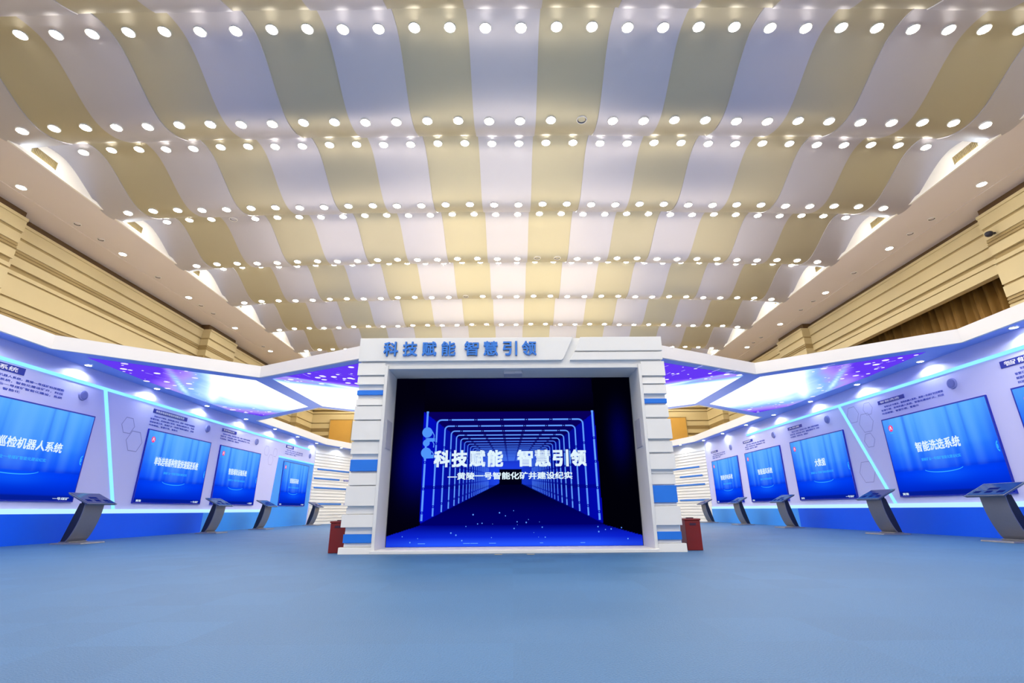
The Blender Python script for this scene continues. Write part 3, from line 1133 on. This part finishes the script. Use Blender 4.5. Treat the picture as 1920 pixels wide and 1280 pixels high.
sp = None
for side, sg, ys in (('left', -1, (8.0, 10.16, 12.32, 14.5, 16.77, 18.95, 21.05, 23.2)), ('right', 1, (8.19, 10.31, 12.39, 14.49, 16.67, 18.77, 20.98, 23.17))):
    pts = [(WC + sg * 9.03, y) for y in ys] + [(WC + sg * 8.47, 25.0 if sg < 0 else 24.8)]
    for i, (x, y) in enumerate(pts):
        if sp is None:
            b = MB()
            b.lathe([(0.075, 0.0), (0.085, -0.012), (0.062, -0.016), (0.060, -0.004)], 20)
            sp = b.build('canopy_spotlight', M['trimring'], smooth=True)
            b = MB()
            b.lathe([(0.060, -0.008), (0.04, -0.018), (0.012, -0.022)], 16, close=True)
            b.build('spot_lens', M['spotlens'], sp, smooth=True)
            s = sp
        else:
            s = copy_tree(sp)
        s.location = (x, y, ZC - 0.001)
        tag(s, 'small glowing spotlight under the %s canopy, %s' % (side, 'nearest the camera' if i == 0 else ORD[i] + ' from the camera'),
            'spotlight', 'spotlights under the canopies')
        li = bpy.data.lights.new('spot', 'SPOT')
        li.spot_size = math.radians(168)
        li.spot_blend = 0.25
        li.energy = SPOT_W
        li.color = (0.84, 0.91, 1.0)
        li.shadow_soft_size = 0.03
        lo = bpy.data.objects.new('spot', li)
        lo.location = (x, y, ZC - 0.10)
        COL.objects.link(lo)


# ------------------------------------------------------------------ kiosks
def make_kiosk():
    o = thing('touch_kiosk', 'kiosk', 'kiosk')
    b = MB()
    b.hexa([(-.30, -.30, 0), (.30, -.30, 0), (.30, .30, 0), (-.30, .30, 0)], [(-.29, -.29, .025), (.29, -.29, .025), (.29, .29, .025), (-.29, .29, .025)])
    b.box(-.22, .22, .0, .2, .025, .045)
    b.build('base_plate', M['steel'], o, bevel=.004)
    # curved post: front sheet of steel over a black body
    n = 14
    fr, bk = [], []
    for k in range(n + 1):
        t = k / n
        z = 0.045 + t * 0.70
        yf = 0.06 - 0.20 * math.sin(t * math.pi * 0.5) ** 0.75
        fr.append((yf, z))
        bk.append((0.175 - 0.19 * t, z))
    b = MB()
    w = 0.215
    for k in range(n):
        (f0, z0), (f1, z1) = fr[k], fr[k + 1]
        (g0, _), (g1, _) = bk[k], bk[k + 1]
        b.hexa([(-w, f0 + .012, z0), (w, f0 + .012, z0), (w, g0, z0), (-w, g0, z0)], [(-w, f1 + .012, z1), (w, f1 + .012, z1), (w, g1, z1), (-w, g1, z1)])
    b.build('post', M['black'], o)
    b = MB()
    w = 0.235
    for k in range(n):
        (f0, z0), (f1, z1) = fr[k], fr[k + 1]
        b.hexa([(-w, f0 - .006, z0), (w, f0 - .006, z0), (w, f0 + .012, z0), (-w, f0 + .012, z0)], [(-w, f1 - .006, z1), (w, f1 - .006, z1), (w, f1 + .012, z1), (-w, f1 + .012, z1)])
    b.build('front_sheet', M['steel'], o)
    # tilted tablet
    b = MB()
    W = .38
    (ya, za), (yb, zb_) = (-0.30, 0.735), (0.13, 0.945)
    d = Vector((0, yb - ya, zb_ - za)).normalized()
    nrm = Vector((0, -d.z, d.y))
    th = 0.035

    def T(x, s, h):
        return (x, ya + d.y * s + nrm.y * h, za + d.z * s + nrm.z * h)
    Lh = math.hypot(yb - ya, zb_ - za)
    b.hexa([T(-W + .03, 0.02, -th), T(W - .03, 0.02, -th), T(W - .03, Lh - .02, -th), T(-W + .03, Lh - .02, -th)], [T(-W, 0, 0), T(W, 0, 0), T(W, Lh, 0), T(-W, Lh, 0)])
    tb = b.build('tablet', M['steel'], o)
    b = MB()
    b.hexa([T(-W + .025, .025, 0), T(W - .025, .025, 0), T(W - .025, Lh - .025, 0), T(-W + .025, Lh - .025, 0)],
           [T(-W + .025, .025, .004), T(W - .025, .025, .004), T(W - .025, Lh - .025, .004), T(-W + .025, Lh - .025, .004)])
    b.build('touch_glass', M['kglass'], tb)
    b = MB()
    for (x0, x1, s0, s1) in ((-.1, .1, .22, .29), (-.28, -.16, .1, .18), (-.06, .06, .1, .18), (.16, .28, .1, .18)):
        b.face([T(x0, s0, .0055), T(x1, s0, .0055), T(x1, s1, .0055), T(x0, s1, .0055)])
    b.build('menu_tiles', M['kioskscreen'], tb)
    b = MB()
    b.box(-.14, .14, -.14, .02, .72, .82)
    b.build('neck', M['black'], o)
    return o


M['kglass'] = mat('kiosk glass', lin((30, 40, 105)), 0.12, noise=0.05, nscale=5)
k0 = None
KL = [('left', -8.5, 10.35, 'grey curved touch kiosk before the left wall, nearest the camera, under the screen ending 机器人系统'),
      ('left', -8.5, 14.85, 'grey curved touch kiosk on the left between the second and third screens'),
      ('left', -8.5, 17.75, 'grey curved touch kiosk on the left in front of the sky blue slanted panel edge'),
      ('left', -8.5, 22.2, 'grey curved touch kiosk on the left before the corner with the white slatted wall'),
      ('right', 8.3, 8.75, 'grey curved touch kiosk at the right edge of the photo, largest of all'),
      ('right', 8.3, 11.65, 'grey curved touch kiosk on the right below the slanting cyan led line'),
      ('right', 8.3, 15.72, 'grey touch kiosk on the right between the short title screen and the next'),
      ('right', 8.3, 18.85, 'grey curved touch kiosk on the right between the two farthest screens'),
      ('right', 8.3, 22.1, 'grey curved touch kiosk on the right at the corner with the white slatted wall'),
      ('slat', -7.55, 24.6, 'grey kiosk in front of the far left slatted wall, half hidden by the portal')]
for side, x, y, label in KL:
    if k0 is None:
        k0 = make_kiosk()
        k = k0
    else:
        k = copy_tree(k0)
    k.location = (x, y, 0)
    k.rotation_euler = (0, 0, math.radians(90 if side == 'left' else -90 if side == 'right' else 70))
    tag(k, label, 'kiosk', 'touch kiosks along the display walls')

# ------------------------------------------------------------------ portal
PY = 7.35
PS = PY / 7.92


def px_(x):
    return x * PS


def pz_(z):
    return CAM_H + (z - CAM_H) * PS


portal = thing('portal', 'white ribbed portal with blue bands and blue letters standing round the dark blue video wall', 'portal', (0, PY, 0))
TOPZ = pz_(3.33)
OX0, OX1 = px_(-2.05), px_(2.11)      # opening
OZT = pz_(2.80)
EX = px_(2.52)                        # outer half width
DEP = 0.56
b = MB()
b.box(-EX + .03, OX0 - .02, 0.03, 2.3, 0, TOPZ - .01)
b.box(OX1 + .02, EX - .03, 0.03, 2.3, 0, TOPZ - .01)
b.box(OX0 - .02, OX1 + .02, 0.03, 2.3, OZT + .02, TOPZ - .01)
b.box(OX0 - .02, OX1 + .02, 0.625, 2.3, 0, OZT + .02)
b.build('core', M['white'], portal)
# reveal frame lining the opening (stands a little proud of the ribs' inner ends)
b = MB()
fw = 0.045
b.box(OX0 - fw, OX0, -0.06, 0.62, 0, OZT + fw)
b.box(OX1, OX1 + fw, -0.06, 0.62, 0, OZT + fw)
b.box(OX0, OX1, -0.02, 0.62, OZT, OZT + fw)
b.build('opening_frame', M['white'], portal, bevel=.004)
b = MB()
b.box(OX0 - .05, OX1 + .05, -0.10, 0.62, 0, 0.045)
b.build('sill', M['white'], portal, bevel=.006)


def ribs(sl, left):
    b = MB()
    xi = OX0 - fw if left else OX1 + fw
    b.box(min(xi, -EX if left else EX), max(xi, -EX if left else EX), -0.004, 0.035, 0.0, pz_(2.92))
    for i, (zt, zb_, dep, out) in enumerate(sl):
        z0, z1 = max(0.0, pz_(zb_)), pz_(zt)
        if left:
            x0, x1 = -EX - out, OX0 - fw + (0.0 if zb_ < 2.75 else 0.0)
        else:
            x0, x1 = OX1 + fw, EX + out
        # top of each rib leans back a little, so its lower edge throws a thin shadow
        b.hexa([(x0, -dep, z0), (x1, -dep, z0), (x1, 0.03, z0), (x0, 0.03, z0)], [(x0, -dep + .012, z1), (x1, -dep + .012, z1), (x1, 0.03, z1), (x0, 0.03, z1)])
    return b.build('rib_cladding', M['white'], portal, bevel=.003)


ribs([(2.90, 2.69, .055, .03), (2.665, 2.53, .05, .02), (2.50, 2.445, .012, .0), (2.32, 2.30, .012, .0), (2.285, 2.185, .05, .01), (2.17, 1.95, .055, .02), (1.93, 1.625, .06, .03), (1.60, 1.41, .045, .02),
      (1.39, 1.325, .012, 0.), (1.145, 1.13, .02, 0.), (1.12, .94, .045, .01), (.925, .635, .06, .03), (.61, .52, .02, .01), (.51, .33, .055, .055), (.30, .235, .012, .0), (.11, .06, .02, 0.), (.05, -.08, .06, .06)], True)
ribs([(2.90, 2.65, .055, .03), (2.62, 2.515, .05, .02), (2.495, 2.345, .055, .02), (2.32, 2.27, .012, .0), (2.16, 1.96, .05, .015), (1.93, 1.615, .06, .03), (1.58, 1.405, .05, .02),
      (1.38, 1.145, .055, .03), (1.12, 1.085, .02, 0.), (1.07, .92, .03, .01), (.65, .61, .02, 0.), (.60, .33, .055, .03), (.30, .235, .012, 0.), (.12, .08, .02, .0), (.075, -.08, .06, .06)], False)
for left, zs in ((True, ((2.435, 2.36), (1.325, 1.15), (.232, .112))), (False, ((2.265, 2.19), (.905, .655), (.24, .128)))):
    for zt, zb_ in zs:
        b = MB()
        x0, x1 = (-EX - .01, OX0 - fw - .005) if left else (OX1 + fw + .005, EX + .01)
        b.box(x0, x1, -0.04, 0.03, pz_(zb_), pz_(zt))
        b.build('blue_band', M['band'], portal, bevel=.003)
# header: backing, title board with a slanted end, two ribs on the right
b = MB()
b.box(-EX, EX, -0.01, 0.03, OZT + fw, TOPZ)
b.build('header_board', M['white'], portal)
zb_, zt = pz_(2.925), TOPZ
b = MB()
poly = [(-EX - .03, zb_), (px_(0.84), zb_), (px_(0.87), zb_ + .02), (px_(1.05), zt), (-EX - .03, zt)]
b.hexa([(x, -0.065, z) for x, z in poly], [(x, -0.01, z) for x, z in poly])
tb = b.build('title_board', M['white'], portal, bevel=.005)
for word, x0 in (('科技赋能', -2.14), ('智慧引领', -0.785)):
    for k, ch in enumerate(word):
        xx = px_(x0 + 0.322 * k)
        lettering('raised_character', ch, M['letter'], tb, xx, xx + px_(0.24), pz_(3.005), pz_(3.255), -0.080, 0.020, 0.03)
b = MB()
z1_, z2_ = pz_(3.085), pz_(3.06)
b.hexa([(px_(1.07), -.06, z1_), (EX + .02, -.06, z1_), (EX + .02, -.01, z1_), (px_(1.07), -.01, z1_)], [(px_(1.17), -.06, zt), (EX + .02, -.06, zt), (EX + .02, -.01, zt), (px_(1.17), -.01, zt)])
b.hexa([(px_(.98), -.06, zb_), (EX + .01, -.06, zb_), (EX + .01, -.01, zb_), (px_(.98), -.01, zb_)], [(px_(1.06), -.06, z2_), (EX + .01, -.06, z2_), (EX + .01, -.01, z2_), (px_(1.06), -.01, z2_)])
b.build('header_rib', M['white'], portal, bevel=.004)
b = MB()
b.box(-2.55 + WC, 2.55 + WC, 2.31, 5.2, 0.0, 3.80)
b.build('rear_body', M['white'], portal)
# grey access panels on the reveals
for x, sg in ((OX0, 1), (OX1, -1)):
    b = MB()
    b.box(min(x, x + sg * .012), max(x, x + sg * .012), 0.10, 0.42, pz_(1.52), pz_(1.98))
    b.build('access_panel', M['greypanel'], portal, bevel=.004)
b = MB()
b.box(-0.12, 0.17, 0.10, 0.30, OZT - 0.055, OZT)
b.box(0.05, 0.16, 0.09, 0.10, OZT - 0.05, OZT - .005)
b.build('sensor_box', M['greypanel'], portal, bevel=.005)

# ------------------------------------------------------------------ video wall inside the portal
VY = PY + 0.557
vw = thing('video_wall', 'dark blue video wall in the portal, showing a neon tunnel and large white characters', 'screen', (0, VY, 0))
b = MB()
b.box(OX0 + .005, OX1 - .005, 0.0, 0.05, 0.045, OZT - .005)
b.build('cabinet', M['black'], vw)
X0, X1, ZB, ZTP = OX0 + .012, OX1 - .012, 0.05, OZT - .012


def inv(x, z):     # portal coordinates back to picture layout coordinates
    return x / PS, CAM_H + (z - CAM_H) / PS


VPX, VPZ = -0.03, 1.07


def led_col(u, v):
    x, z = inv(X0 + (X1 - X0) * u, ZB + (ZTP - ZB) * v)
    xl, xr, zt_, zb2 = -1.53 + 0.02 * (2.2 - z) / 1.9, 1.44 + .04 * (2.2 - z) / 1.9, 2.19, 0.32
    # floor line outside the inner room
    fl = 0.33
    if x < xl:
        fl = 0.33 - 0.16 * (xl - x) / 0.53
    elif x > xr:
        fl = 0.33 - 0.16 * (x - xr) / 0.58
    if z < fl:
        c = mix(lin((38, 85, 255)), lin((12, 40, 215)), (z - 0.05) / 0.10)
        c = mix(c, lin((0, 0, 120)), sstep(0.12, 0.36, z))
        return mix(c, lin((8, 18, 190)), 0.5 * sstep(1.2, 2.1, abs(x)))
    if x < xl:
        g = math.exp(-((z - 1.35) / 0.45) ** 2) * sstep(-2.1, -1.56, x)
        return mix(lin((2, 1, 14)), lin((0, 4, 135)), g * 0.9)
    if x > xr:
        g = math.exp(-((z - 1.75) / 0.4) ** 2 - ((x - 1.85) / 0.15) ** 2)
        return mix(lin((1, 1, 8)), lin((0, 0, 90)), g * 0.6)
    if z > zt_:
        g = math.exp(-((x - .2) / 1.0) ** 2) * sstep(zt_, 2.75, z)
        return mix(lin((2, 1, 12)), lin((4, 2, 70)), g * .9)
    dx, dz = (x - VPX), (z - VPZ)
    a = abs(dx) / 1.5
    t = dz / 1.12 if dz > 0 else -dz / 0.72
    if -0.21 < x < 0.16 and 0.955 < z < 1.215:
        return lin((0, 0, 22))
    if a > t:          # side walls
        c = mix(lin((30, 70, 235)), lin((6, 14, 150)), sstep(0.1, 0.5, a))
        c = mix(c, lin((0, 10, 195)), sstep(0.6, 1.0, a))
        if dx > 0:
            c = mix(c, lin((0, 0, 120)), 0.35)
        if 0.90 < z / (1 + 0) < 0.96:
            c = mix(c, lin((0, 0, 100)), .4)
        return c
    if dz > 0:
        return mix(lin((28, 62, 225)), lin((8, 0, 92)), sstep(0.12, 0.55, t))
    return mix(lin((0, 0, 38)), lin((0, 0, 105)), sstep(0.2, 1.0, t))


pic = picture('picture', M['ledpicture'], vw, X0, X1, ZB, ZTP, -0.004, 330, 230, led_col)
# neon frames of the tunnel
near, far = MB(), MB()


def seg(b, xa, za, xb, zb2, w):
    xa, za, xb, zb2, w = px_(xa), pz_(za), px_(xb), pz_(zb2), w * PS
    d = Vector((xb - xa, zb2 - za))
    if d.length < 1e-6:
        return
    d.normalize()
    nx, nz = -d.y * w / 2, d.x * w / 2
    y = -0.007
    b.face([(xa + nx, y, za + nz), (xa - nx, y, za - nz), (xb - nx, y, zb2 - nz), (xb + nx, y, zb2 + nz)])


def dashed(b, xa, za, xb, zb2, w, cuts, gap):
    last = 0.0
    for c in cuts + [1.0]:
        e = c - gap if c < 1.0 else 1.0
        seg(b, xa + (xb - xa) * last, za + (zb2 - za) * last, xa + (xb - xa) * e, za + (zb2 - za) * e, w)
        if c < 1.0:
            m = c
            seg(b, xa + (xb - xa) * (m - gap * .35), za + (zb2 - za) * (m - gap * .35), xa + (xb - xa) * (m + gap * .35), za + (zb2 - za) * (m + gap * .35), w * .5)
        last = c + gap


inv_w = 1 / 1.44
for k in range(0, 22):
    wk = 1.0 / (inv_w + k * 0.098)
    if k == 0:
        for sx, xo in ((-1, -1.465), (1, 1.405)):
            dashed(near, xo, 2.19, xo + sx * 0.02, 0.40, 0.032, [0.26, 0.48, 0.72, 0.93], 0.012)
            seg(near, xo - .02, 2.185, xo + .02, 2.185, .03)
        continue
    xl, xr = VPX - wk, VPX + wk
    zt_ = VPZ + wk * 0.775
    zb2 = VPZ - wk * 0.475
    th = max(0.005, 0.021 * wk)
    B = near if k < 6 else far
    r = wk * 0.06
    dashed(B, xl + r, zt_, xr - r, zt_, th, [0.06, .25, 0.44, 0.62, 0.80, 0.94], 0.012)
    # rounded corners
    for sx, xo in ((1, xl), (-1, xr)):
        for q in range(5):
            a0, a1 = math.pi / 2 * q / 5, math.pi / 2 * (q + 1) / 5
            seg(B, xo + sx * r * (1 - math.cos(a0)), zt_ - r * (1 - math.sin(a0)), xo + sx * r * (1 - math.cos(a1)), zt_ - r * (1 - math.sin(a1)), th)
        dashed(B, xo, zt_ - r, xo - sx * wk * 0.012, zb2, th, [0.22, 0.43, 0.70, 0.90], 0.014)
near.build('neon_frames', M['neon'], pic)
far.build('far_neon_frames', M['neonfar'], pic)
# blue lanterns hanging at the left of the tunnel
b = MB()


def disc(b, x, z, r, y=-0.009, n=24):
    b.face([(px_(x) + r * PS * math.cos(6.2832 * k / n), y, pz_(z) + r * PS * math.sin(6.2832 * k / n)) for k in range(n)])


disc(b, -1.455, 1.835, 0.088)
disc(b, -1.465, 1.655, 0.058)
disc(b, -1.46, 1.49, 0.088)
b.face([(px_(x), -0.010, pz_(z)) for x, z in ((-1.46, 1.675), (-1.32, 1.68), (-1.32, 1.735), (-1.46, 1.74))])
b.face([(px_(x), -0.010, pz_(z)) for x, z in ((-1.50, 1.395), (-1.33, 1.40), (-1.34, 1.46), (-1.50, 1.45))])
b.build('lanterns', M['lantern'], pic)
b = MB()
for (za, zb2) in ((1.85, 1.72), (1.70, 1.58), (1.52, 1.42)):
    seg(b, -1.37, za, -1.335, (za + zb2) / 2, .014)
    seg(b, -1.335, (za + zb2) / 2, -1.34, zb2, .014)
b.build('lantern_brackets', M['neon'], pic)
# glints on the pictured floor
b = MB()
rnd = random.Random(3)
for _ in range(46):
    x, z = rnd.uniform(-1.9, 1.9), rnd.uniform(0.07, 0.55)
    if z > .3 and abs(x) > .9:
        continue
    r = rnd.uniform(0.005, 0.013)
    disc(b, x, z, r, -0.008, 8)
for _ in range(7):
    x = rnd.uniform(-1.7, 1.2)
    seg(b, x, 0.058, x + rnd.uniform(.05, .15), 0.058, .01)
b.build('floor_glints', M['neon'], pic)
# white characters
lettering('title', '科技赋能', M['scrwhite'], pic, px_(-1.325), px_(-1.055), pz_(1.25), pz_(1.53), -0.013, 0.035, pitch=px_(0.302))
lettering('title', '智慧引领', M['scrwhite'], pic, px_(0.085), px_(0.355), pz_(1.25), pz_(1.53), -0.013, 0.035, pitch=px_(0.302))
lettering('subtitle', '—黄陵一号智能化矿井建设纪实', M['scrwhite'], pic, px_(-1.08), px_(1.01), pz_(1.045), pz_(1.165), -0.013, 0.028)

# ------------------------------------------------------------------ red boxes beside the portal
for side, x, y in (('left', -2.50, 7.62), ('right', 2.60, 7.66)):
    o = thing('extinguisher_box', 'dark red upright box on the carpet at the %s foot of the portal' % side, 'box', (x, y, 0), 0, 'red boxes beside the portal')
    sg = -1 if side == 'left' else 1
    b = MB()
    b.hexa([(-.11, -.11, 0), (.11, -.11, 0), (.11, .13, 0), (-.11, .13, 0)], [(-.11, -.11, .40), (.11, -.11, .40), (.11, .13, .40), (-.11, .13, .40)])
    b.build('body', M['red'], o, bevel=.008)
    b = MB()
    b.box(-.118, .118, -.118, .138, .40, .425)
    b.build('lid', M['red'], o, bevel=.006)
    b = MB()
    b.box(-.045, .045, -.114, -.11, .335, .365)
    b.build('label_plate', M['darklabel'], o)
    b = MB()
    b.box(-.05, .05, -.02, .02, .425, .44)
    b.build('handle', M['darklabel'], o)

# small camera on the near right pilaster
o = thing('security_camera', 'small dark camera on a bracket on the cream pilaster at the right photo edge', 'camera', (XR - 0.42, 10.95, 7.15), math.radians(-90))
b = MB()
b.box(-.03, .03, -.10, .0, -.02, .02)
b.build('bracket', M['black'], o)
b = MB()
b.lathe([(0.0, -.09), (.05, -.085), (.085, -.05), (.09, 0), (.07, .03), (0.0, .035)], 16, (0, -.16, 0))
b.build('dome', M['black'], o, smooth=True)

for i, x in enumerate((-0.19, 0.24)):
    b = MB()
    b.box(-0.05, 0.05, -0.03, 0.03, 0.001, 0.006)
    o = b.build('floor_tape', M['tape'])
    o.location = (x, 7.08, 0)
    tag(o, 'small tan tape mark on the carpet before the portal sill, %s of the pair' % ('left' if i == 0 else 'right'), 'tape', 'tape marks on the carpet')
